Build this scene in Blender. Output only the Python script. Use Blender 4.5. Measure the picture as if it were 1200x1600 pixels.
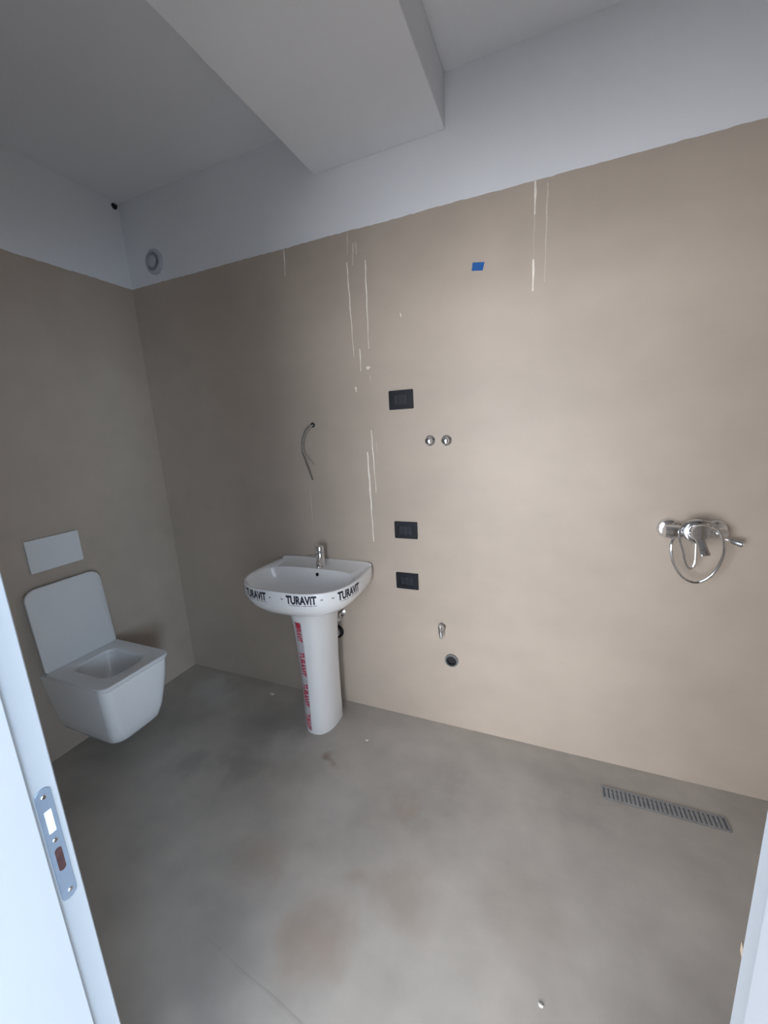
import bpy, math, random
from mathutils import Vector, Matrix

random.seed(7)
for o in list(bpy.data.objects):
    bpy.data.objects.remove(o)
sc = bpy.context.scene
col = sc.collection

# ------------------------------------------------------------------ camera
yaw, pitch, roll, FPX = -0.401, -0.2067, -0.0542, 617.22
CAM = Vector((2.33685, -1.83872, 1.6))
fw = Vector((math.sin(yaw) * math.cos(pitch), math.cos(yaw) * math.cos(pitch), math.sin(pitch)))
r0 = Vector((math.cos(yaw), -math.sin(yaw), 0))
u0 = r0.cross(fw)
rt = r0 * math.cos(roll) + u0 * math.sin(roll)
up = u0 * math.cos(roll) - r0 * math.sin(roll)
cd = bpy.data.cameras.new('camera')
cd.sensor_fit = 'VERTICAL'
cd.sensor_height = 36.0
cd.lens = FPX / 1600 * 36
cd.clip_start = 0.02
cam = bpy.data.objects.new('camera', cd)
col.objects.link(cam)
M = Matrix.Identity(4)
for i in range(3):
    M[i][0] = rt[i]; M[i][1] = up[i]; M[i][2] = -fw[i]; M[i][3] = CAM[i]
cam.matrix_world = M
sc.camera = cam

# ------------------------------------------------------------------ light: overcast daylight reaching the room through the doorway, plus an added side fill
w = bpy.data.worlds.new('daylight'); sc.world = w
w.use_nodes = True
bg = w.node_tree.nodes['Background']
bg.inputs['Color'].default_value = (0.62, 0.80, 1.0, 1)
bg.inputs['Strength'].default_value = 1.2
al = bpy.data.lights.new('hall_window_daylight', 'AREA')
al.shape = 'RECTANGLE'; al.size = 4.2; al.size_y = 1.7
al.energy = 138; al.color = (0.96, 0.96, 1.0)
alo = bpy.data.objects.new('hall_window_daylight', al)
col.objects.link(alo)
alo.location = (1.05, -4.6, 1.32)
alo.rotation_euler = (math.radians(90), 0, math.radians(-6))
a2 = bpy.data.lights.new('hall_side_fill', 'AREA')  # unseen lamp added to brighten the toilet front and left wall
a2.shape = 'RECTANGLE'; a2.size = 2.2; a2.size_y = 1.8
a2.energy = 118; a2.color = (0.62, 0.80, 1.0)
a2o = bpy.data.objects.new('hall_side_fill', a2)
col.objects.link(a2o)
a2o.location = (6.2, -3.9, 1.5)
a2o.rotation_euler = (math.radians(90), 0, math.radians(68))
vs = sc.view_settings
vs.view_transform = 'Standard'
vs.look = 'None'
vs.gamma = 1.0
vs.use_curve_mapping = False
vs.exposure = 1.2

# ------------------------------------------------------------------ materials
MAT = {}
def mat(name, rgb, rough=0.5, metal=0.0, spec=0.5, coat=0.0, bump=None, vary=None):
    """plain procedural material; bump=(scale,strength), vary=(scale,amount)"""
    m = bpy.data.materials.new(name); m.use_nodes = True
    nt = m.node_tree; b = nt.nodes['Principled BSDF']
    b.inputs['Base Color'].default_value = (*rgb, 1)
    b.inputs['Roughness'].default_value = rough
    b.inputs['Metallic'].default_value = metal
    b.inputs['Specular IOR Level'].default_value = spec
    b.inputs['Coat Weight'].default_value = coat
    tc = nt.nodes.new('ShaderNodeTexCoord')
    if vary:
        n = nt.nodes.new('ShaderNodeTexNoise'); n.inputs['Scale'].default_value = vary[0]; n.inputs['Detail'].default_value = 5
        nt.links.new(tc.outputs['Object'], n.inputs['Vector'])
        r = nt.nodes.new('ShaderNodeValToRGB')
        r.color_ramp.elements[0].position = 0.32; r.color_ramp.elements[1].position = 0.68
        a = vary[1]
        r.color_ramp.elements[0].color = (*[c * (1 - a) for c in rgb], 1)
        r.color_ramp.elements[1].color = (*[min(1, c * (1 + a)) for c in rgb], 1)
        nt.links.new(n.outputs['Fac'], r.inputs['Fac'])
        nt.links.new(r.outputs['Color'], b.inputs['Base Color'])
    if bump:
        n = nt.nodes.new('ShaderNodeTexNoise'); n.inputs['Scale'].default_value = bump[0]; n.inputs['Detail'].default_value = 6
        nt.links.new(tc.outputs['Object'], n.inputs['Vector'])
        bp = nt.nodes.new('ShaderNodeBump'); bp.inputs['Strength'].default_value = bump[1]; bp.inputs['Distance'].default_value = 0.01
        nt.links.new(n.outputs['Fac'], bp.inputs['Height'])
        nt.links.new(bp.outputs['Normal'], b.inputs['Normal'])
    MAT[name] = m
    return m

mat('ceramic', (0.87, 0.87, 0.87), 0.12, coat=0.3, vary=(3, 0.01))
mat('seat_plastic', (0.74, 0.745, 0.75), 0.28, vary=(3, 0.01))
mat('plate_plastic', (0.74, 0.75, 0.76), 0.35, vary=(4, 0.01))
mat('plaster', (0.82, 0.83, 0.86), 0.85, spec=0.25, vary=(1.6, 0.03), bump=(45, 0.06))
mat('chrome', (0.78, 0.79, 0.81), 0.10, metal=1.0, vary=(40, 0.03))
mat('brushed', (0.46, 0.47, 0.48), 0.38, metal=1.0, vary=(60, 0.12))
mat('drain_dark', (0.13, 0.14, 0.15), 0.7, vary=(40, 0.3))
mat('drain_steel', (0.32, 0.33, 0.34), 0.5, metal=0.3, vary=(60, 0.15))
mat('steel_zinc', (0.36, 0.44, 0.56), 0.42, metal=0.7, vary=(30, 0.05))
mat('black_plastic', (0.012, 0.015, 0.020), 0.32, vary=(20, 0.2))
mat('black_module', (0.012, 0.015, 0.022), 0.45, vary=(20, 0.2))
mat('black_rubber', (0.010, 0.012, 0.012), 0.6, vary=(40, 0.3))
mat('grey_pvc', (0.20, 0.21, 0.21), 0.5, vary=(20, 0.1))
mat('white_pvc', (0.62, 0.63, 0.65), 0.4, vary=(20, 0.03))
mat('cable_grey', (0.17, 0.15, 0.13), 0.5, vary=(60, 0.15))
mat('cable_light', (0.33, 0.31, 0.28), 0.5, vary=(60, 0.15))
mat('blue_tape', (0.004, 0.10, 0.36), 0.6, vary=(50, 0.12))
mat('ink_black', (0.010, 0.013, 0.030), 0.5, vary=(40, 0.2))
mat('ink_grey', (0.30, 0.32, 0.36), 0.5, vary=(40, 0.1))
mat('ink_red', (0.50, 0.035, 0.075), 0.5, vary=(90, 0.35))
mat('tape_film', (0.56, 0.55, 0.575), 0.25, vary=(30, 0.05))
mat('lime_drip', (0.86, 0.80, 0.71), 0.7, vary=(80, 0.08))
mat('lime_faint', (0.60, 0.54, 0.46), 0.7, vary=(80, 0.08))
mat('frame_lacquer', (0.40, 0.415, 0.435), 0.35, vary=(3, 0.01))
mat('dark_void', (0.012, 0.010, 0.010), 0.9, vary=(40, 0.2))
mat('rust_void', (0.055, 0.022, 0.020), 0.8, vary=(60, 0.5))
mat('vent_duct', (0.36, 0.38, 0.43), 0.6, vary=(20, 0.05))
mat('vent_grey', (0.50, 0.52, 0.57), 0.5, vary=(20, 0.05))
mat('crumb', (0.62, 0.60, 0.55), 0.9, vary=(200, 0.1))
mat('tan_chip', (0.48, 0.36, 0.26), 0.8, vary=(100, 0.1))

def microcement(name, base, stains_patches=(), rough=0.5, amt=0.10, scale=1.3):
    """trowelled resin: broad mottling, faint trowel streaks, stains given as (x,y,z,radius,colour,strength)"""
    m = bpy.data.materials.new(name); m.use_nodes = True
    nt = m.node_tree; N = nt.nodes; L = nt.links; b = N['Principled BSDF']
    b.inputs['Specular IOR Level'].default_value = 0.4
    tc = N.new('ShaderNodeTexCoord')
    def noise(sc_, det, vec):
        n = N.new('ShaderNodeTexNoise'); n.inputs['Scale'].default_value = sc_; n.inputs['Detail'].default_value = det
        L.new(vec, n.inputs['Vector']); return n
    obj = tc.outputs['Object']
    n1 = noise(scale, 4, obj)
    n2 = noise(scale * 5, 6, obj)
    mp = N.new('ShaderNodeMapping'); mp.inputs['Rotation'].default_value = (0.3, 0.4, 0.6); mp.inputs['Scale'].default_value = (3, 9, 9)
    L.new(obj, mp.inputs['Vector'])
    n3 = noise(1.0, 5, mp.outputs['Vector'])
    def mth(op, a, bb):
        k = N.new('ShaderNodeMath'); k.operation = op
        for i, v in enumerate((a, bb)):
            if isinstance(v, (int, float)): k.inputs[i].default_value = v
            else: L.new(v, k.inputs[i])
        return k.outputs[0]
    f = mth('ADD', mth('MULTIPLY', n1.outputs['Fac'], 0.55), mth('ADD', mth('MULTIPLY', n2.outputs['Fac'], 0.25), mth('MULTIPLY', n3.outputs['Fac'], 0.2)))
    r = N.new('ShaderNodeValToRGB')
    r.color_ramp.elements[0].position = 0.36; r.color_ramp.elements[1].position = 0.64
    r.color_ramp.elements[0].color = (*[c * (1 - amt) for c in base], 1)
    r.color_ramp.elements[1].color = (*[c * (1 + amt) for c in base], 1)
    L.new(f, r.inputs['Fac'])
    colr = r.outputs['Color']
    if stains_patches:
        nd = noise(7.0, 6, obj)
        sub = N.new('ShaderNodeVectorMath'); sub.operation = 'SUBTRACT'; sub.inputs[1].default_value = (0.5, 0.5, 0.5)
        L.new(nd.outputs['Color'], sub.inputs[0])
        scl = N.new('ShaderNodeVectorMath'); scl.operation = 'SCALE'; scl.inputs['Scale'].default_value = 0.24
        L.new(sub.outputs[0], scl.inputs[0])
        add = N.new('ShaderNodeVectorMath'); add.operation = 'ADD'
        L.new(obj, add.inputs[0]); L.new(scl.outputs[0], add.inputs[1])
        for (x, y, z, rad, c, st) in stains_patches:
            d = N.new('ShaderNodeVectorMath'); d.operation = 'DISTANCE'; d.inputs[1].default_value = (x, y, z)
            L.new(add.outputs[0], d.inputs[0])
            mr = N.new('ShaderNodeMapRange'); mr.interpolation_type = 'SMOOTHSTEP'
            mr.inputs['From Min'].default_value = rad; mr.inputs['From Max'].default_value = rad * 0.2
            mr.inputs['To Min'].default_value = 0; mr.inputs['To Max'].default_value = st * 0.85
            L.new(d.outputs['Value'], mr.inputs['Value'])
            mx = N.new('ShaderNodeMix'); mx.data_type = 'RGBA'
            L.new(mr.outputs[0], mx.inputs[0]); L.new(colr, mx.inputs[6]); mx.inputs[7].default_value = (*c, 1)
            colr = mx.outputs[2]
    L.new(colr, b.inputs['Base Color'])
    rr = N.new('ShaderNodeMapRange'); rr.inputs['To Min'].default_value = rough - 0.08; rr.inputs['To Max'].default_value = rough + 0.1
    L.new(n2.outputs['Fac'], rr.inputs['Value']); L.new(rr.outputs[0], b.inputs['Roughness'])
    bp = N.new('ShaderNodeBump'); bp.inputs['Strength'].default_value = 0.05; bp.inputs['Distance'].default_value = 0.02
    L.new(n2.outputs['Fac'], bp.inputs['Height']); L.new(bp.outputs['Normal'], b.inputs['Normal'])
    MAT[name] = m

BEIGE = (0.475, 0.402, 0.332)
microcement('wall_resin', BEIGE, rough=0.5, amt=0.085)
DK = (0.24, 0.165, 0.12); TN = (0.355, 0.28, 0.225); DUST = (0.62, 0.61, 0.59); GR = (0.27, 0.255, 0.235)
microcement('floor_resin', (0.42, 0.39, 0.352), rough=0.55, amt=0.16, scale=1.9, stains_patches=[
    (1.375, -0.433, 0, 0.055, DK, 0.8), (1.802, -0.527, 0, 0.085, TN, 0.75), (1.682, -1.068, 0, 0.17, TN, 0.75),
    (1.356, -0.918, 0, 0.15, TN, 0.55), (1.737, -0.85, 0, 0.08, TN, 0.5), (1.90, -0.86, 0, 0.15, TN, 0.5),
    (0.707, -0.666, 0, 0.16, GR, 0.7), (0.95, -0.60, 0, 0.16, GR, 0.75), (0.85, -0.36, 0, 0.22, GR, 0.5),  # darker grey patches on the floor between toilet and pedestal
    (0.33, -0.15, 0, 0.17, DUST, 0.6), (0.50, -0.20, 0, 0.14, DUST, 0.5), (1.10, -0.42, 0, 0.14, DUST, 0.45),
    (1.36, -1.2, 0, 0.2, GR, 0.5), (2.3, -0.75, 0, 0.22, TN, 0.3), (1.5, -0.62, 0, 0.2, DUST, 0.25)])

# ------------------------------------------------------------------ mesh helpers
class MB:
    def __init__(s): s.v = []; s.f = []
    def add(s, vs_, fs_):
        o = len(s.v); s.v += [tuple(p) for p in vs_]; s.f += [tuple(i + o for i in q) for q in fs_]; return s
    def box(s, a, b, bev=0.0):
        (x0, y0, z0), (x1, y1, z1) = a, b
        if bev <= 0:
            return s.add([(x0, y0, z0), (x1, y0, z0), (x1, y1, z0), (x0, y1, z0), (x0, y0, z1), (x1, y0, z1), (x1, y1, z1), (x0, y1, z1)],
                         [(0, 3, 2, 1), (4, 5, 6, 7), (0, 1, 5, 4), (1, 2, 6, 5), (2, 3, 7, 6), (3, 0, 4, 7)])
        import bmesh
        bm = bmesh.new(); bmesh.ops.create_cube(bm, size=1)
        for v in bm.verts:
            v.co = Vector(((x0 + x1) / 2 + v.co.x * (x1 - x0), (y0 + y1) / 2 + v.co.y * (y1 - y0), (z0 + z1) / 2 + v.co.z * (z1 - z0)))
        bmesh.ops.bevel(bm, geom=bm.edges[:], offset=bev, segments=3, profile=0.5, affect='EDGES')
        bm.verts.index_update()
        s.add([v.co[:] for v in bm.verts], [[v.index for v in f.verts] for f in bm.faces]); bm.free(); return s
    def loft(s, rings, cap0=True, cap1=True, closed=True):
        n = len(rings[0]); vv = [p for r_ in rings for p in r_]; ff = []
        for i in range(len(rings) - 1):
            for j in range(n if closed else n - 1):
                k = (j + 1) % n
                ff.append((i * n + j, i * n + k, (i + 1) * n + k, (i + 1) * n + j))
        if cap0: ff.append(tuple(range(n - 1, -1, -1)))
        if cap1: ff.append(tuple((len(rings) - 1) * n + j for j in range(n)))
        return s.add(vv, ff)
    def lathe(s, prof, origin, axis, seg=32, cap0=True, cap1=True):
        """prof: list of (radius, distance along axis)"""
        a = Vector(axis).normalized(); o = Vector(origin)
        t = Vector((0, 0, 1)) if abs(a.z) < 0.9 else Vector((1, 0, 0))
        e1 = a.cross(t).normalized(); e2 = a.cross(e1)
        rings = [[o + a * d + (e1 * math.cos(2 * math.pi * j / seg) + e2 * math.sin(2 * math.pi * j / seg)) * max(r_, 1e-4) for j in range(seg)] for r_, d in prof]
        return s.loft(rings, cap0, cap1)
    def tube(s, pts, rad, seg=10, smooth=6, taper=None):
        P = [Vector(p) for p in pts]
        if smooth > 1 and len(P) > 2:
            Q = []
            for i in range(len(P) - 1):
                a, b, c, d = P[max(0, i - 1)], P[i], P[i + 1], P[min(len(P) - 1, i + 2)]
                for k in range(smooth):
                    t = k / smooth
                    Q.append(0.5 * ((2 * b) + (c - a) * t + (2 * a - 5 * b + 4 * c - d) * t * t + (3 * b - a - 3 * c + d) * t ** 3))
            P = Q + [P[-1]]
        T = [(P[min(i + 1, len(P) - 1)] - P[max(i - 1, 0)]).normalized() for i in range(len(P))]
        n = T[0].cross(Vector((0.31, 0.2, 0.93))).normalized(); rings = []
        for i, p in enumerate(P):
            n = (n - T[i] * n.dot(T[i])).normalized(); bnr = T[i].cross(n)
            rr = rad if taper is None else rad * (1 + (taper - 1) * i / (len(P) - 1))
            rings.append([p + (n * math.cos(2 * math.pi * j / seg) + bnr * math.sin(2 * math.pi * j / seg)) * rr for j in range(seg)])
        return s.loft(rings)
    def build(s, name, m, parent=None, smooth=True, angle=35):
        me = bpy.data.meshes.new(name); me.from_pydata(s.v, [], s.f); me.update()
        import bmesh
        bm = bmesh.new(); bm.from_mesh(me); bmesh.ops.recalc_face_normals(bm, faces=bm.faces[:]); bm.to_mesh(me); bm.free()
        me.materials.append(MAT[m])
        if smooth:
            me.polygons.foreach_set('use_smooth', [True] * len(me.polygons))
            try: me.set_sharp_from_angle(angle=math.radians(angle))
            except Exception: pass
        o = bpy.data.objects.new(name, me); col.objects.link(o)
        if parent is not None:
            o.parent = parent
            o.matrix_parent_inverse = Matrix.Translation(-parent.location)
        return o

def tag(o, label, cat, group=None):
    o['label'] = label; o['category'] = cat
    if group: o['group'] = group
    return o
def thing(name, loc, label, cat, group=None):
    o = bpy.data.objects.new(name, None); o.empty_display_size = 0.05; col.objects.link(o); o.location = loc
    return tag(o, label, cat, group)
def struct(o): o['kind'] = 'structure'; return o
def sgnpow(v, e): return math.copysign(abs(v) ** e, v)

# ------------------------------------------------------------------ room shell (x right, y towards the back wall, z up)
RX, FY, CZ, TZ = 3.32, -1.57, 2.95, 2.495     # right wall, doorway wall, ceiling, top of the resin coating
struct(MB().box((-0.15, -5.5, -0.1), (7.0, 0.12, 0.0)).build('floor', 'floor_resin', smooth=False))
wb = struct(MB().box((-0.15, 0.003, 0), (RX + 0.15, 0.12, 3.1)).build('wall_back', 'plaster', smooth=False))
wl = struct(MB().box((-0.15, -1.72, 0), (-0.003, 0.003, 3.1)).build('wall_left', 'plaster', smooth=False))
wr = struct(MB().box((RX + 0.003, -1.72, 0), (RX + 0.15, 0.003, 3.1)).build('wall_right', 'plaster', smooth=False))
wf = MB().box((-0.003, FY - 0.15, 0), (1.61, FY, 3.1)).box((2.507, FY - 0.15, 0), (RX + 0.003, FY, 3.1)).box((1.61, FY - 0.15, 2.14), (2.507, FY, 3.1))
wf = struct(wf.build('wall_front', 'plaster', smooth=False))
struct(MB().box((-0.003, FY, CZ), (RX + 0.003, 0.003, 3.1)).build('ceiling', 'plaster', smooth=False))
struct(MB().box((-0.15, -5.5, 2.6), (7.0, FY - 0.15, 2.75)).build('ceiling', 'plaster', smooth=False))  # unseen hall ceiling, put in to block the overhead sky light
beam = MB().box((1.297, FY, 2.76), (1.912, 0.003, CZ), 0.004)
struct(beam.build('trim_1', 'plaster', smooth=False))['label'] = 'white dropped beam box running across the ceiling'

def coating(p0, p1, nrm, parent, step=0.02):
    """thin trowelled resin skin with a slightly ragged top edge; nrm = direction it faces"""
    a, b = Vector(p0), Vector(p1); n = Vector(nrm); L_ = (b - a).length; k = max(2, int(L_ / step))
    bot = []; top = []; topb = []
    for i in range(k + 1):
        p = a + (b - a) * i / k
        z = TZ + random.uniform(-0.0016, 0.0016) + 0.0008 * math.sin(i * 0.21)
        bot.append(p); top.append(Vector((p.x, p.y, z))); topb.append(Vector((p.x, p.y, z)) - n * 0.0035)
    return MB().loft([bot, top, topb], False, False, closed=False).build('resin_coating', 'wall_resin', parent, smooth=False)
coating((0, 0, 0), (RX, 0, 0), (0, -1, 0), wb)
coating((0, FY, 0), (0, 0, 0), (1, 0, 0), wl)
coating((RX, 0, 0), (RX, FY, 0), (-1, 0, 0), wr)

# lime drips that ran down the coating
def drip(x0, z0, x1, z1, wd, m='lime_drip'):
    n = max(3, int(abs(z1 - z0) / 0.03)); rings = []
    for i in range(n + 1):
        t = i / n; x = x0 + (x1 - x0) * t + 0.0012 * math.sin(i * 1.7); z = z0 + (z1 - z0) * t
        q = wd * (0.55 + 0.45 * math.sin(math.pi * min(1, t * 1.2 + 0.12)) + 0.12 * math.sin(i * 2.3)) * 0.55
        rings.append([(x - q, -0.0001, z), (x, -0.0011, z), (x + q, -0.0001, z)])
    MB().loft(rings, False, False, closed=False).build('lime_drip', m, wb)
for d in [(1.096, 2.490, 1.093, 2.374, 0.006), (1.448, 2.492, 1.444, 2.40, 0.005, 'lime_faint'), (1.437, 2.369, 1.443, 1.951, 0.005),
          (1.474, 2.442, 1.467, 2.35, 0.007, 'lime_faint'), (1.487, 2.444, 1.490, 2.391, 0.008, 'lime_faint'), (1.531, 2.36, 1.524, 1.979, 0.0055),
          (1.476, 1.985, 1.476, 1.882, 0.0055), (1.514, 1.900, 1.514, 1.886, 0.022), (1.512, 1.598, 1.520, 1.281, 0.005),
          (1.484, 1.491, 1.489, 1.019, 0.0075), (1.536, 1.541, 1.536, 1.429, 0.004, 'lime_faint'), (2.256, 2.493, 2.258, 2.38, 0.008),
          (2.257, 2.38, 2.256, 2.224, 0.004, 'lime_faint'), (2.255, 2.224, 2.257, 2.108, 0.008), (2.301, 2.477, 2.299, 2.136, 0.006, 'lime_faint'),
          (1.690, 2.112, 1.695, 2.093, 0.005), (1.440, 1.812, 1.444, 1.788, 0.008), (1.52, 1.86, 1.524, 1.835, 0.006, 'lime_faint'),
          (1.121, 1.30, 1.118, 1.06, 0.004, 'lime_faint')]:
    drip(*d)

# ridge left by the trowel in the floor resin
fl_ = bpy.data.objects['floor']
rg_ = []
for i in range(13):
    t_ = i / 12; x = 1.33 + 0.42 * t_; y = -1.185 - 0.05 * t_ + 0.0015 * math.sin(i * 0.9)
    rg_.append([(x - 0.002, y - 0.014, -0.0001), (x, y, 0.0007), (x + 0.001, y + 0.004, -0.0001)])
MB().loft(rg_, False, False, closed=False).build('trowel_ridge', 'floor_resin', fl_)

# ------------------------------------------------------------------ door frame (the camera stands in the doorway)
df = bpy.data.objects.new('door_1', None); col.objects.link(df); df.location = (2.06, -1.62, 0); struct(df)
df['label'] = 'white lacquered door frame'
def extrude_z(poly, z0, z1):
    return MB().loft([[(x, y, z0) for x, y in poly], [(x, y, z1) for x, y in poly]])
def jamb_poly(xf, s):
    # xf = face of the rebate, s = +1 for the jamb whose face looks to +x
    return [(xf - s * 0.04, -1.568), (xf - s * 0.002, -1.568), (xf, -1.570), (xf, -1.6055), (xf + s * 0.010, -1.6055), (xf + s * 0.012, -1.6075), (xf + s * 0.012, -1.735), (xf - s * 0.04, -1.735)]
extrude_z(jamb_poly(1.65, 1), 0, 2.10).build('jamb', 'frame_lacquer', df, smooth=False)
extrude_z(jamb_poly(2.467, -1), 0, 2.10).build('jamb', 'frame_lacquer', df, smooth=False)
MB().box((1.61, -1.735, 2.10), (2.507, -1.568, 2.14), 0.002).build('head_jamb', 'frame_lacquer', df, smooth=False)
# chipped edge of the right-hand jamb
MB().loft([[(2.467, -1.570, z), (2.4672, -1.5665, z + 0.002), (2.4685, -1.5655, z + 0.001)] for z in (1.238, 1.246)], True, True).build('paint_chip', 'tan_chip', df)

# strike plate let into the rebate
def rrect(w_, h_, r_, n=8):
    pts = []
    for cx_, cy_, a0 in ((w_ / 2 - r_, h_ / 2 - r_, 0), (-w_ / 2 + r_, h_ / 2 - r_, 90), (-w_ / 2 + r_, -h_ / 2 + r_, 180), (w_ / 2 - r_, -h_ / 2 + r_, 270)):
        for k in range(n + 1):
            a = math.radians(a0 + 90 * k / n); pts.append((cx_ + r_ * math.cos(a), cy_ + r_ * math.sin(a)))
    return pts
def face_plate(pts, plane, depth, bev=0.0):
    """pts in (u,v); plane(u,v,d) -> world; from d=0 to d=depth with a chamfer"""
    n = len(pts)
    sx = max(abs(p[0]) for p in pts); sy = max(abs(p[1]) for p in pts)
    inn = [(p[0] * (1 - bev / sx), p[1] * (1 - bev / sy)) for p in pts]
    rings = [[plane(u, v, 0) for u, v in pts], [plane(u, v, depth - bev) for u, v in pts]]
    if bev > 0: rings.append([plane(u, v, depth) for u, v in inn])
    return MB().loft(rings)
SPY, SPZ = -1.5885, 0.998
jp = lambda u, v, d: (1.65 + d, SPY + u, SPZ + v)
sp = face_plate(rrect(0.021, 0.206, 0.0100), jp, 0.0018, 0.0004).build('strike_plate', 'steel_zinc', df)
face_plate([(u, v + 0.045) for u, v in rrect(0.0095, 0.040, 0.001)], jp, 0.0021).build('latch_hole', 'plate_plastic', sp)
face_plate([(u, v - 0.026) for u, v in rrect(0.0095, 0.042, 0.0046)], jp, 0.0021).build('bolt_hole', 'rust_void', sp)
for v in (0.089, 0.010, -0.089):
    MB().lathe([(0.0036, 0), (0.0036, 0.0022), (0.0026, 0.0030)], (1.65, SPY + (0.002 if v < 0 else 0.0), SPZ + v), (1, 0, 0), 14).build('screw', 'chrome', sp)

# ------------------------------------------------------------------ wall-hung toilet on the left wall
TY = -0.706
t = thing('wall_hung_toilet', (0.25, TY, 0.13), 'white square wall-hung toilet with its lid raised', 'toilet')
def dsec(x0, x1, hw, z, n=9, rf=0.05, rb=0.012):
    """rounded rectangle in plan from x0 (wall) to x1 (front), half width hw"""
    out = []
    for cx_, cy_, a0, r_ in ((x1 - rf, hw - rf, 0, rf), (x0 + rb, hw - rb, 90, rb), (x0 + rb, -hw + rb, 180, rb), (x1 - rf, -hw + rf, 270, rf)):
        for k in range(n + 1):
            a = math.radians(a0 + 90 * k / n); out.append((cx_ + r_ * math.cos(a), TY + cy_ + r_ * math.sin(a), z))
    return out
rings = [dsec(0.0, 0.24, 0.075, 0.125, rf=0.05), dsec(0, 0.36, 0.105, 0.128, rf=0.06), dsec(0, 0.415, 0.122, 0.140, rf=0.065), dsec(0, 0.438, 0.132, 0.165, rf=0.06),
         dsec(0, 0.455, 0.143, 0.22, rf=0.055), dsec(0, 0.474, 0.158, 0.32, rf=0.05), dsec(0, 0.489, 0.170, 0.42, rf=0.048), dsec(0, 0.493, 0.1735, 0.474, rf=0.046), dsec(0, 0.490, 0.171, 0.478, rf=0.044),
         dsec(0.11, 0.440, 0.118, 0.478, rf=0.08, rb=0.06), dsec(0.115, 0.436, 0.114, 0.470, rf=0.08, rb=0.06), dsec(0.14, 0.42, 0.10, 0.40, rf=0.08, rb=0.06), dsec(0.18, 0.38, 0.07, 0.33, rf=0.06, rb=0.05), dsec(0.22, 0.34, 0.04, 0.31, rf=0.035, rb=0.03)]
MB().loft(rings).build('bowl', 'ceramic', t)
# slim seat ring
srings = [dsec(0.06, 0.497, 0.176, 0.483, rf=0.045, rb=0.02), dsec(0.06, 0.500, 0.179, 0.486, rf=0.045, rb=0.02), dsec(0.06, 0.500, 0.179, 0.499, rf=0.045, rb=0.02), dsec(0.06, 0.497, 0.176, 0.503, rf=0.043, rb=0.02),
          dsec(0.122, 0.436, 0.118, 0.503, rf=0.07, rb=0.05), dsec(0.132, 0.426, 0.108, 0.499, rf=0.07, rb=0.05), dsec(0.136, 0.422, 0.104, 0.485, rf=0.07, rb=0.05)]
MB().loft(srings + [srings[0]], False, False).build('seat', 'seat_plastic', t)
# raised lid: rounded panel hinged at the back, leaning on the wall side
LW, LH = 0.176, 0.425
hx, hz = 0.075, 0.503
tilt = math.radians(4)
def lidp(u, v, d):
    return (hx - v * math.sin(tilt) + d * math.cos(tilt), TY + u, hz + v * math.cos(tilt) + d * math.sin(tilt))
def lidpoly(sc_):
    pts = []
    w_, h_, r_ = LW * sc_, LH, 0.055
    for cx_, cy_, a0, rr in ((w_ - r_, h_ - r_, 0, r_), (-w_ + r_, h_ - r_, 90, r_), (-w_ + 0.012, 0.012, 180, 0.012), (w_ - 0.012, 0.012, 270, 0.012)):
        for k in range(9):
            a = math.radians(a0 + 90 * k / 8); pts.append((cx_ + rr * math.cos(a), cy_ + rr * math.sin(a)))
    return pts
def inset(pts, s_):
    cu = 0; cv = LH / 2
    return [(cu + (u - cu) * (1 - s_ / LW), cv + (v - cv) * (1 - s_ / (LH / 2))) for u, v in pts]
lp = lidpoly(1.0)
MB().loft([[lidp(u, v, -0.020) for u, v in inset(lp, 0.006)], [lidp(u, v, -0.016) for u, v in lp], [lidp(u, v, -0.003) for u, v in lp], [lidp(u, v, 0) for u, v in inset(lp, 0.004)]]).build('lid', 'seat_plastic', t)
for s in (-1, 1):
    MB().lathe([(0.011, -0.02), (0.012, -0.018), (0.012, 0.018), (0.011, 0.02)], (0.055, TY + s * 0.085, 0.498), (0, 1, 0), 16).build('hinge', 'chrome', t)
for s in (-1, 1):
    MB().box((0.447, TY + s * 0.07 - 0.01, 0.4785), (0.467, TY + s * 0.07 + 0.01, 0.4828), 0.001).build('seat_buffer', 'grey_pvc', t)

fp = thing('flush_plate', (0, -0.695, 1.077), 'blank white flush plate on the wall above the toilet', 'flush plate')
lpw = lambda u, v, d: (d, -0.695 + u, 1.077 + v)
face_plate(rrect(0.224, 0.150, 0.006), lpw, 0.006).build('backing_frame', 'vent_grey', fp)
face_plate(rrect(0.240, 0.164, 0.004), lambda u, v, d: (d + 0.006, -0.695 + u, 1.077 + v), 0.009, 0.0015).build('cover', 'plate_plastic', fp)

# ------------------------------------------------------------------ washbasin
BX = 1.192
bs = thing('washbasin', (BX, -0.1, 0.728), 'white ceramic washbasin with black printed tape around its rim', 'washbasin')
NB = 120
def outer(th, s=1.0, cy_=-0.185):
    a = 0.309; c, sn = math.cos(th), math.sin(th)
    if sn >= 0:
        e = 0.22; x = a * sgnpow(c, e); y = 0.184 * sgnpow(sn, e); x *= 1 - 0.045 * y / 0.184
    else:
        e = 0.70; x = a * sgnpow(c, e); y = 0.280 * sgnpow(sn, e)
    return (BX + x * s, cy_ + y * s)
def angs(): 
    return [2 * math.pi * j / NB for j in range(NB)]
def inner(th, s=1.0):
    c, sn = math.cos(th), math.sin(th)
    e = 0.62 if sn >= 0 else 0.74
    return (BX + 0.285 * s * sgnpow(c, e), -0.265 + (0.130 if sn >= 0 else 0.186) * s * sgnpow(sn, e))
rings = []
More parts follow.
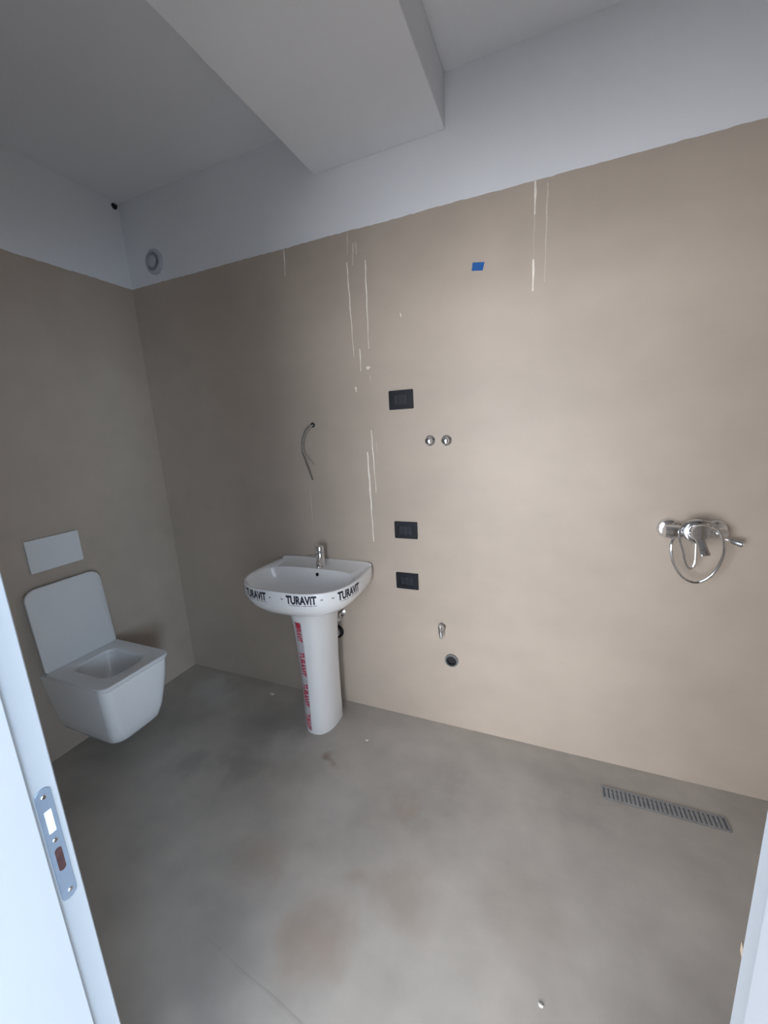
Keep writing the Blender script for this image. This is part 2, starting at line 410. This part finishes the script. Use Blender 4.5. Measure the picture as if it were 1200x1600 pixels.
for s, z, cyo in ((0.36, 0.728, -0.210), (0.52, 0.731, -0.208), (0.68, 0.742, -0.203), (0.82, 0.762, -0.197), (0.92, 0.788, -0.19), (0.975, 0.816, -0.186), (0.995, 0.838, -0.185), (1.0, 0.852, -0.185), (1.0, 0.884, -0.185), (0.994, 0.890, -0.185), (0.984, 0.892, -0.185)):
    ring = []
    for th in angs():
        x, y = outer(th, s, cyo)
        y = min(y, -0.0005)
        ring.append((x, y, z))
    rings.append(ring)
def lerp(a, b, t_): return tuple(p + (q - p) * t_ for p, q in zip(a, b))
# rear upstand: raise the rim ring along the wall
rings[-3:] = [[(x, y, z + (0.010 if y > -0.025 else 0)) for x, y, z in rg] for rg in rings[-3:]]
deck0 = []
for th in angs():
    x, y = outer(th, 0.955, -0.190); y = min(y, -0.026)
    deck0.append((x, y, 0.8905))
rings.append(deck0)
for s, z in ((1.0, 0.889), (0.985, 0.884), (0.965, 0.870), (0.93, 0.845), (0.86, 0.812), (0.72, 0.790), (0.50, 0.777), (0.25, 0.771), (0.08, 0.769)):
    rings.append([(*inner(th, s), z) for th in angs()])
MB().loft(rings).build('basin', 'ceramic', bs, angle=60)
# overflow and waste
ov = Vector((BX + 0.022, -0.147, 0.860))
MB().lathe([(0.0135, 0.0), (0.0135, 0.003), (0.010, 0.004)], ov + Vector((0, 0.004, 0)), (0, -0.92, 0.38), 20).build('overflow_ring', 'ceramic', bs)
MB().lathe([(0.0098, 0.0), (0.0098, 0.0046)], ov + Vector((0, 0.004, 0)), (0, -0.92, 0.38), 20).build('overflow_hole', 'black_rubber', bs)
MB().lathe([(0.030, 0), (0.031, 0.003), (0.026, 0.005), (0.022, 0.003)], (BX, -0.265, 0.768), (0, 0, 1), 28).build('waste_ring', 'chrome', bs)

# lettering helpers -------------------------------------------------
def text_mesh(body, bold, nu, nv):
    cu = bpy.data.curves.new('lettering', 'FONT'); cu.body = body; cu.size = 1.0; cu.offset = bold; cu.resolution_u = 3; cu.space_character = 1.0
    ob = bpy.data.objects.new('lettering', cu); col.objects.link(ob)
    dg = bpy.context.evaluated_depsgraph_get()
    me = bpy.data.meshes.new_from_object(ob.evaluated_get(dg))
    vv = [tuple(v.co) for v in me.vertices]; ff = [tuple(p.vertices) for p in me.polygons]
    bpy.data.objects.remove(ob); bpy.data.curves.remove(cu); bpy.data.meshes.remove(me)
    x0 = min(v[0] for v in vv); x1 = max(v[0] for v in vv); y0 = min(v[1] for v in vv); y1 = max(v[1] for v in vv)
    # cut the flat letters finely enough to wrap round a curve
    import bmesh
    bm = bmesh.new()
    bv = [bm.verts.new(((x - x0) / (x1 - x0), (y - y0) / (y1 - y0), 0)) for x, y, z in vv]
    for q in ff:
        try: bm.faces.new([bv[i] for i in q])
        except ValueError: pass
    for k in range(1, nu):
        bmesh.ops.bisect_plane(bm, geom=bm.verts[:] + bm.edges[:] + bm.faces[:], plane_co=(k / nu, 0, 0), plane_no=(1, 0, 0))
    for k in range(1, nv):
        bmesh.ops.bisect_plane(bm, geom=bm.verts[:] + bm.edges[:] + bm.faces[:], plane_co=(0, k / nv, 0), plane_no=(0, 1, 0))
    bm.verts.index_update()
    out = [(v.co.x, v.co.y) for v in bm.verts], [tuple(v.index for v in f.verts) for f in bm.faces]
    bm.free()
    return out
TXT = text_mesh('TURAViT', 0.045, 28, 6)
# the line of tiny print under the name is too small to read in the photograph: a row of broken specks
SUB = ([], [])
for k in range(15):
    if k == 6: continue
    u_, w_ = k / 15, 0.040 + 0.010 * ((k * 7) % 3 - 1)
    q_ = len(SUB[0]); v_ = 0.15 * ((k * 5) % 3)
    SUB[0].extend([(u_, v_), (u_ + w_, v_), (u_ + w_, 0.8), (u_, 0.8)]); SUB[1].append((q_, q_ + 1, q_ + 2, q_ + 3))

# arc length table of the basin rim, front half, seen from above (left to right)
path = []
for k in range(401):
    th = math.pi + math.pi * k / 400
    path.append(Vector((*outer(th), 0)))
cum = [0.0]
for a, b in zip(path, path[1:]): cum.append(cum[-1] + (b - a).length)
def rim(sv, z, off):
    sv = min(max(sv, 0.0), cum[-1] - 1e-6)
    lo = 0
    import bisect
    lo = max(0, bisect.bisect_right(cum, sv) - 1); lo = min(lo, len(path) - 2)
    t_ = (sv - cum[lo]) / (cum[lo + 1] - cum[lo])
    p = path[lo].lerp(path[lo + 1], t_)
    tg = (path[min(lo + 2, len(path) - 1)] - path[max(lo - 1, 0)]).normalized()
    n = Vector((tg.y, -tg.x, 0))
    # the face below z=.852 rounds inwards
    inn = 0.0 if z > 0.852 else (0.852 - z) ** 2 * 6.0
    return p + n * (off - inn) + Vector((0, 0, z))
def rim_s(x, y):
    return cum[min(range(len(path)), key=lambda i: (path[i].x - x) ** 2 + (path[i].y - y) ** 2)]
film = MB().loft([[rim(0.03 + (cum[-1] - 0.06) * k / 90, z, 0.0006) for k in range(91)] for z in (0.834, 0.845, 0.855, 0.882)], False, False, closed=False)
film = film.build('packing_tape', 'ceramic', bs)
def rim_text(mesh, s0, s1, z0, z1, name, m):
    vv, ff = mesh
    MB().add([rim(s0 + u * (s1 - s0), z0 + v * (z1 - z0), 0.0012) for u, v in vv], ff).build(name, m, film, smooth=False)
sc_ = rim_s(1.315, -0.44)
HW = 0.074
for c in (sc_ - 0.262, sc_, sc_ + 0.246):
    rim_text(TXT, c - HW, c + HW, 0.840, 0.883, 'lettering', 'ink_black')
    rim_text(SUB, c - HW * 0.8, c + HW, 0.8315, 0.8370, 'print_line', 'ink_black')
    for sd in (-1, 1):
        q = c + sd * (HW + 0.023)
        if 0.04 < q < cum[-1] - 0.03:
            MB().loft([[rim(q - 0.006, z, 0.0012), rim(q + 0.006, z, 0.0012)] for z in (0.858, 0.865)], False, False, closed=False).build('print_mark', 'ink_grey', film)

# pedestal ----------------------------------------------------------
PX = 1.200
pd = thing('basin_pedestal', (PX, -0.2, 0), 'white ceramic pedestal with a red printed tape strip under the washbasin', 'pedestal')
def psec(rx, yf, yb, z, n=56):
    cy_ = (yf + yb) / 2; out = []
    cyc = yb - 0.075; 
    for j in range(n):
        a = 2 * math.pi * j / n; c, s = math.cos(a), math.sin(a)
        if s >= 0: out.append((PX + rx * sgnpow(c, 0.45), cyc + (yb - cyc) * sgnpow(s, 0.45), z))
        else: out.append((PX + rx * sgnpow(c, 0.85), cyc + (cyc - yf) * sgnpow(s, 0.85), z))
    return out
PROF = [(0.086, -0.302, -0.10, 0.0), (0.089, -0.306, -0.10, 0.012), (0.089, -0.304, -0.10, 0.10), (0.090, -0.300, -0.10, 0.25), (0.094, -0.299, -0.10, 0.40), (0.101, -0.302, -0.10, 0.52), (0.109, -0.306, -0.10, 0.62), (0.120, -0.313, -0.10, 0.69), (0.127, -0.318, -0.10, 0.718), (0.124, -0.315, -0.10, 0.7265)]
MB().loft([psec(*p) for p in PROF]).build('column', 'ceramic', pd, angle=60)
def pint(z):
    for a, b in zip(PROF, PROF[1:]):
        if z <= b[3]:
            t_ = (z - a[3]) / (b[3] - a[3]); return tuple(p + (q - p) * t_ for p, q in zip(a, b))
    return PROF[-1]
def pedpt(u, z, off):
    """u = metres to the right of the front centre line along the column surface (approx.)"""
    rx, yf, yb, _ = pint(z); x = max(-0.97, min(0.97, u / rx)); cyc = yb - 0.075
    c = abs(x) ** (1 / 0.85); s = math.sqrt(max(0, 1 - c * c))
    y = cyc - (cyc - yf) * s ** 0.85
    n = Vector((x, -s * rx / (cyc - yf), 0)).normalized()
    return Vector((PX + x * rx, y, z)) + n * off
U0, U1 = -0.052, -0.004
pf = MB().loft([[pedpt(U0 + (U1 - U0) * k / 8, 0.02 + 0.64 * i / 24, 0.0007) for k in range(9)] for i in range(25)], False, False, closed=False)
pf = pf.build('packing_tape', 'tape_film', pd)
for k, (za, zb) in enumerate([(0.655, 0.545), (0.485, 0.345), (0.300, 0.165), (0.120, 0.028)]):
    vv, ff = TXT
    part = vv
    MB().add([pedpt(-0.008 - (1 - v) * 0.034, za + (zb - za) * u, 0.0014) for u, v in part], ff).build('lettering', 'ink_red', pf, smooth=False)
    vv, ff = SUB
    MB().add([pedpt(-0.045 - (1 - v) * 0.005, za + (zb - za) * u, 0.0014) for u, v in vv], ff).build('print_line', 'ink_grey', pf, smooth=False)
    if k:
        z = za + 0.028
        MB().loft([[pedpt(-0.012, z - 0.010, 0.0014), pedpt(-0.012, z - 0.013, 0.0014)], [pedpt(-0.044, z + 0.006, 0.0014), pedpt(-0.044, z + 0.003, 0.0014)]], False, False, closed=False).build('slash_mark', 'ink_red', pf)
MB().loft([[pedpt(-0.010 - 0.030 * k / 4, z, 0.0012) for k in range(5)] for z in (0.625, 0.657)], False, False, closed=False).build('tape_block', 'ink_red', pf)

# basin tap -----------------------------------------------------------
TX, TYY, TZ0 = BX + 0.014, -0.088, 0.8905
SX, SY = 0.42, -0.907
tp = thing('basin_tap', (TX, TYY, TZ0), 'small chrome mixer tap on the washbasin', 'tap')
MB().lathe([(0.027, 0), (0.028, 0.003), (0.026, 0.007), (0.0235, 0.010), (0.0235, 0.070), (0.0225, 0.074)], (TX, TYY, TZ0), (0, 0, 1), 28).build('body', 'chrome', tp)
MB().tube([(TX + SX * d_, TYY + SY * d_, TZ0 + h_) for d_, h_ in ((0.010, 0.040), (0.045, 0.044), (0.080, 0.042), (0.098, 0.030))], 0.0150, 16, 6, 0.9).build('spout', 'chrome', tp)
MB().lathe([(0.0105, 0), (0.0115, 0.002), (0.0115, 0.012), (0.0095, 0.014)], (TX + SX * 0.097, TYY + SY * 0.097, TZ0 + 0.032), (0.15, -0.32, -0.94), 18).build('aerator', 'chrome', tp)
hd = MB().lathe([(0.0235, 0.0), (0.0245, 0.004), (0.0245, 0.026), (0.021, 0.034), (0.012, 0.038)], (TX, TYY, TZ0 + 0.076), (0, 0, 1), 28).build('handle', 'chrome', tp)
MB().tube([(TX - 0.012, TYY, TZ0 + 0.058), (TX - 0.05, TYY - 0.004, TZ0 + 0.055), (TX - 0.085, TYY - 0.006, TZ0 + 0.049)], 0.0055, 10, 5, 0.7).build('lever', 'chrome', tp)

# supply valve and waste pipe behind the pedestal
av = thing('angle_valve', (1.262, 0, 0.583), 'small chrome angle valve on the wall behind the pedestal', 'valve')
MB().lathe([(0.024, 0), (0.024, 0.004), (0.012, 0.010), (0.010, 0.012), (0.010, 0.060), (0.013, 0.062), (0.013, 0.078)], (1.262, 0, 0.583), (0, -1, 0), 20).build('body', 'chrome', av)
MB().lathe([(0.012, 0), (0.019, 0.006), (0.020, 0.022), (0.016, 0.030), (0.006, 0.032)], (1.262, -0.062, 0.583), (0.75, -0.66, 0), 18).build('knob', 'chrome', av)
MB().tube([(1.240, -0.062, 0.592), (1.226, -0.064, 0.64), (1.222, -0.068, 0.72)], 0.0065, 10).build('supply_hose', 'black_rubber', av)
MB().tube([(1.222, -0.05, 0.56), (1.224, -0.05, 0.62), (1.226, -0.052, 0.70)], 0.010, 10).build('supply_hose', 'black_rubber', av)
wp = thing('waste_pipe', (1.222, 0, 0.458), 'white waste pipe with a black rubber collar behind the pedestal', 'pipe')
MB().lathe([(0.041, 0), (0.041, 0.010), (0.037, 0.016), (0.026, 0.017), (0.026, 0.004)], (1.222, 0, 0.458), (0, -1, 0), 28, True, False).build('collar', 'black_rubber', wp)
MB().tube([(1.222, -0.003, 0.456), (1.221, -0.05, 0.455), (1.212, -0.072, 0.462), (1.205, -0.082, 0.50), (1.204, -0.084, 0.60)], 0.022, 18).build('pipe', 'white_pvc', wp)

# ------------------------------------------------------------------ electrical plates on the back wall
def outlet(x, z, label, kind):
    o = thing('wall_plate', (x, 0, z), label, 'wall plate', 'black plates on the back wall')
    pl = lambda u, v, d: (x + u, -d, z + v)
    W2, H2 = 0.122, 0.088
    # frame with a recessed window
    out = rrect(W2, H2, 0.004, 4); win = rrect(0.070, 0.048, 0.002, 4)
    rg = [[pl(u, v, 0) for u, v in out], [pl(u, v, 0.007) for u, v in out], [pl(u * 0.98, v * 0.975, 0.0085) for u, v in out], [pl(u, v, 0.0085) for u, v in win], [pl(u, v, 0.005) for u, v in win]]
    MB().loft(rg, True, True).build('frame', 'black_plastic', o)
    for i in range(3):
        cx_ = -0.0228 + 0.0228 * i
        socket = (kind == 'socket') or (kind == 'mixed' and i == 1)
        md = face_plate([(u + cx_, v) for u, v in rrect(0.0215, 0.045, 0.0015, 3)], lambda u, v, d: pl(u, v, 0.005 + d), 0.0045 if not socket else 0.0025).build('module', 'black_module', o)
        if socket:
            for k in (-1, 0, 1):
                MB().lathe([(0.0026, 0), (0.0026, 0.0004)], (x + cx_, -0.0076, z + k * 0.0105), (0, -1, 0), 10).build('pin_hole', 'black_rubber', md)
    return o
outlet(1.678, 1.732, 'black wall plate above the two chrome valve caps, highest of three', 'mixed')
outlet(1.675, 1.091, 'black wall plate level with the washbasin tap, middle of three', 'switch')
outlet(1.670, 0.816, 'black wall plate lowest of three, beside the washbasin rim', 'socket')

# chrome valve caps
for x, z, lab in ((1.815, 1.535, 'domed chrome valve cap on the back wall, nearer the black plate'), (1.894, 1.533, 'domed chrome valve cap on the back wall, farther from the black plate')):
    k = thing('valve_cap', (x, 0, z), lab, 'valve cap', 'chrome valve caps')
    MB().lathe([(0.0265, 0), (0.0265, 0.003), (0.023, 0.008), (0.017, 0.011), (0.016, 0.012)], (x, 0, z), (0, -1, 0), 32).build('rosette', 'chrome', k)
    MB().lathe([(0.0155, 0.010), (0.0165, 0.014), (0.0165, 0.034), (0.014, 0.040), (0.008, 0.043), (0.002, 0.0435)], (x, 0, z), (0, -1, 0), 28).build('cap', 'chrome', k)

# appliance tap and drain stub
wt = thing('appliance_tap', (1.85, 0, 0.575), 'small chrome angle tap on the wall above the dark drain opening', 'tap')
MB().lathe([(0.020, 0), (0.020, 0.004), (0.012, 0.010), (0.0105, 0.012), (0.0105, 0.04)], (1.851, 0, 0.585), (0, -1, 0), 20).build('stem', 'chrome', wt)
MB().lathe([(0.008, -0.016), (0.013, -0.014), (0.014, 0.010), (0.010, 0.016)], (1.851, -0.038, 0.590), (0, 0, 1), 18).build('body', 'chrome', wt)
MB().lathe([(0.013, 0), (0.013, 0.018), (0.010, 0.020), (0.010, 0.034), (0.0085, 0.036)], (1.853, -0.038, 0.574), (0.06, -0.1, -1), 18).build('outlet', 'chrome', wt)
dp = thing('drain_stub', (1.897, 0, 0.397), 'open dark drain pipe stub low on the back wall', 'pipe')
MB().lathe([(0.035, 0), (0.035, 0.010), (0.033, 0.012), (0.028, 0.012), (0.0275, 0.001)], (1.897, 0, 0.397), (0, -1, 0), 32, True, False).build('rim', 'grey_pvc', dp)
MB().lathe([(0.0276, 0.0005), (0.0276, 0.0085), (0.020, 0.0095), (0.019, 0.0015), (0.001, 0.0012)], (1.897, 0, 0.397), (0, -1, 0), 28, True, False).build('seal', 'black_rubber', dp)

# mirror-light cable
cb = thing('loose_cable', (1.171, 0, 1.641), 'loose grey two-core cable hanging from a hole above the washbasin', 'cable')
MB().lathe([(0.012, 0), (0.013, 0.002), (0.011, 0.006), (0.0075, 0.007)], (1.176, 0, 1.641), (0, -1, 0), 18).build('conduit_end', 'black_rubber', cb)
MB().tube([(1.176, 0.0, 1.641), (1.180, -0.022, 1.639), (1.150, -0.035, 1.617), (1.121, -0.034, 1.560), (1.112, -0.028, 1.508), (1.120, -0.022, 1.463), (1.139, -0.018, 1.397), (1.152, -0.014, 1.349)], 0.0034, 8).build('core', 'cable_grey', cb)
MB().tube([(1.177, 0.0, 1.640), (1.184, -0.024, 1.636), (1.156, -0.036, 1.612), (1.128, -0.036, 1.560), (1.120, -0.032, 1.510), (1.136, -0.028, 1.475), (1.158, -0.024, 1.452), (1.172, -0.020, 1.432)], 0.0034, 8).build('core', 'cable_light', cb)

# scrap of blue tape
bt = MB().loft([[(2.014, -0.0002, 2.2265), (2.059, -0.0002, 2.2200), (2.0672, -0.0002, 2.2500), (2.0185, -0.0002, 2.2570)], [(2.014, -0.0008, 2.2265), (2.059, -0.0014, 2.2200), (2.0672, -0.0010, 2.2500), (2.0185, -0.0016, 2.2570)]]).build('masking_tape', 'blue_tape', smooth=False)
tag(bt, 'small scrap of blue tape high on the back wall', 'tape')

# ------------------------------------------------------------------ shower mixer
sm = thing('shower_mixer', (2.86, 0, 1.15), 'chrome shower mixer with a coiled hose on the back wall', 'shower mixer')
for x in (2.785, 2.935):
    fl = MB().lathe([(0.041, 0), (0.041, 0.003), (0.034, 0.013), (0.017, 0.018), (0.016, 0.020)], (x, 0, 1.155), (0, -1, 0), 28).build('wall_flange', 'chrome', sm)
    MB().lathe([(0.0155, 0.016), (0.0155, 0.034), (0.021, 0.036), (0.021, 0.052), (0.018, 0.054)], (x, 0, 1.155), (0, -1, 0), 24).build('union_nut', 'chrome', fl)
MB().lathe([(0.014, -0.106), (0.025, -0.102), (0.027, -0.090), (0.0265, -0.066), (0.0235, -0.05), (0.027, -0.03), (0.029, 0), (0.027, 0.03), (0.0235, 0.05), (0.023, 0.080), (0.020, 0.090), (0.012, 0.094)], (2.86, -0.062, 1.155), (1, 0, 0), 32).build('body', 'chrome', sm)
MB().lathe([(0.030, 0), (0.044, 0.004), (0.046, 0.010), (0.046, 0.022), (0.040, 0.032), (0.030, 0.036)], (2.853, -0.066, 1.163), (0, -1, 0.12), 36).build('cartridge_cover', 'chrome', sm)
hl = MB().lathe([(0.029, 0.030), (0.031, 0.034), (0.031, 0.060), (0.027, 0.068), (0.012, 0.071)], (2.853, -0.066, 1.163), (0, -1, 0.12), 32).build('handle', 'chrome', sm)
# flat lever blade pointing down and outwards
a = Vector((2.851, -0.115, 1.160)); b = Vector((2.862, -0.172, 1.098)); ax = (b - a).normalized(); sd = Vector((1, 0, 0.1)); sd = (sd - ax * sd.dot(ax)).normalized(); nn = ax.cross(sd)
rg = []
for t_, wd, th in ((0, 0.016, 0.010), (0.25, 0.015, 0.008), (0.6, 0.014, 0.006), (0.95, 0.015, 0.005), (1.0, 0.013, 0.003)):
    p = a + (b - a) * t_
    rg.append([p + sd * (wd * sgnpow(math.cos(q), 0.5)) + nn * (th * sgnpow(math.sin(q), 0.5)) for q in [2 * math.pi * j / 20 for j in range(20)]])
MB().loft(rg).build('lever', 'chrome', hl)
MB().lathe([(0.010, -0.002), (0.0125, 0), (0.0125, 0.016), (0.010, 0.018)], (2.86, -0.062, 1.130), (0, 0, -1), 20).build('hose_outlet', 'chrome', sm)
hose = [(2.862, -0.062, 1.112), (2.864, -0.062, 1.075), (2.865, -0.063, 1.045), (2.860, -0.066, 1.022), (2.849, -0.069, 1.013), (2.838, -0.072, 1.024), (2.829, -0.075, 1.050), (2.820, -0.078, 1.085), (2.806, -0.082, 1.125), (2.801, -0.088, 1.165), (2.815, -0.094, 1.195)]
hose = hose + [(2.845, -0.098, 1.207), (2.885, -0.098, 1.203), (2.915, -0.096, 1.175), (2.934, -0.094, 1.125), (2.937, -0.092, 1.075), (2.922, -0.090, 1.018), (2.893, -0.088, 0.978), (2.860, -0.086, 0.965), (2.825, -0.084, 0.982), (2.795, -0.080, 1.030), (2.781, -0.078, 1.085), (2.784, -0.070, 1.118),
                   (2.800, -0.046, 1.128), (2.840, -0.024, 1.128), (2.890, -0.020, 1.132), (2.930, -0.022, 1.128), (2.962, -0.030, 1.126), (2.985, -0.044, 1.120)]
MB().tube(hose, 0.0052, 10, 6).build('hose', 'chrome', sm)
MB().lathe([(0.0075, -0.004), (0.0105, 0), (0.0115, 0.016), (0.0115, 0.030), (0.0095, 0.032), (0.0080, 0.024)], (2.978, -0.040, 1.122), (0.80, -0.50, -0.22), 20, True, True).build('hose_nut', 'brushed', sm)

# ------------------------------------------------------------------ linear drain in the floor
D0, D1, DY, DW = 2.592, 3.035, -0.178, 0.064
dr = thing('linear_drain', (D0, DY, 0.0), 'long slotted steel shower drain set in the floor', 'drain')
rot = math.radians(1.5)
MB().box((D0, DY - DW / 2, 0.0005), (D1, DY + DW / 2, 0.0022), 0.0004).build('channel', 'drain_dark', dr, smooth=False)
fr = MB()
fr.box((D0, DY - DW / 2, 0.001), (D1, DY - DW / 2 + 0.006, 0.004)).box((D0, DY + DW / 2 - 0.006, 0.001), (D1, DY + DW / 2, 0.004)).box((D0, DY - DW / 2 + 0.006, 0.001), (D0 + 0.006, DY + DW / 2 - 0.006, 0.004)).box((D1 - 0.006, DY - DW / 2 + 0.006, 0.001), (D1, DY + DW / 2 - 0.006, 0.004))
fr.build('frame', 'drain_steel', dr, smooth=False)
gm = None
n = 26
for i in range(n):
    x = D0 + 0.012 + (D1 - D0 - 0.024) * (i + 0.5) / n
    if gm is None:
        gm = MB().box((x - 0.0048, DY - DW / 2 + 0.006, 0.002), (x + 0.0048, DY + DW / 2 - 0.006, 0.0042), 0.0006).build('grate_bar', 'drain_steel', dr, smooth=False); x00 = x
    else:
        c = gm.copy(); col.objects.link(c); c.location.x = x - x00

# ------------------------------------------------------------------ vent, cable stub, crumbs
vx, vz = 0.213, 2.606
vn = thing('wall_vent', (vx, 0.003, vz), 'round white extractor vent near the corner above the beige wall', 'vent')
MB().lathe([(0.066, 0), (0.066, 0.004), (0.060, 0.010), (0.048, 0.012), (0.046, 0.002)], (vx, 0.003, vz), (0, -1, 0), 40, True, False).build('outer_ring', 'vent_grey', vn)
MB().lathe([(0.046, 0.002), (0.001, 0.003)], (vx, 0.003, vz), (0, -1, 0), 40, True, False).build('duct_back', 'vent_duct', vn)
MB().lathe([(0.020, 0.002), (0.030, 0.012), (0.032, 0.018), (0.026, 0.022), (0.004, 0.023)], (vx, 0.003, vz), (0, -1, 0), 32).build('centre_disc', 'vent_grey', vn)
MB().tube([(vx + 0.0, 0.0, 2.538), (vx + 0.022, -0.004, 2.541), (vx + 0.034, 0.0, 2.544)], 0.003, 8).build('pull_cord', 'vent_grey', vn)
cs = thing('cable_stub', (0.0, -0.018, 2.935), 'short black cable stub in the ceiling corner', 'cable')
MB().lathe([(0.016, 0), (0.016, 0.003), (0.011, 0.006)], (-0.003, -0.024, 2.925), (1, 0, 0), 16).build('grommet', 'black_rubber', cs)
MB().tube([(-0.003, -0.024, 2.925), (0.018, -0.027, 2.922), (0.026, -0.032, 2.914)], 0.006, 8).build('cable_end', 'black_rubber', cs)

def crumb(x, y, s, label):
    rg = []
    for z, q in ((0.0, 0.7), (0.35, 1.0), (0.8, 0.75), (1.0, 0.3)):
        rg.append([(x + s * q * (1 + 0.25 * math.sin(j * 2.1 + z * 3)) * math.cos(j * math.pi / 4) * 1.2, y + s * q * (1 + 0.2 * math.cos(j * 1.7)) * math.sin(j * math.pi / 4), z * s * 0.8) for j in range(8)])
    tag(MB().loft(rg).build('plaster_crumb', 'crumb', smooth=False), label, 'debris', 'crumbs on the floor')
crumb(0.765, -0.101, 0.014, 'pale plaster crumb by the wall left of the pedestal')
crumb(1.493, -0.249, 0.009, 'pale plaster crumb on the floor right of the pedestal')
crumb(2.361, -0.966, 0.006, 'tiny pale plaster crumb on the floor nearest the doorway')
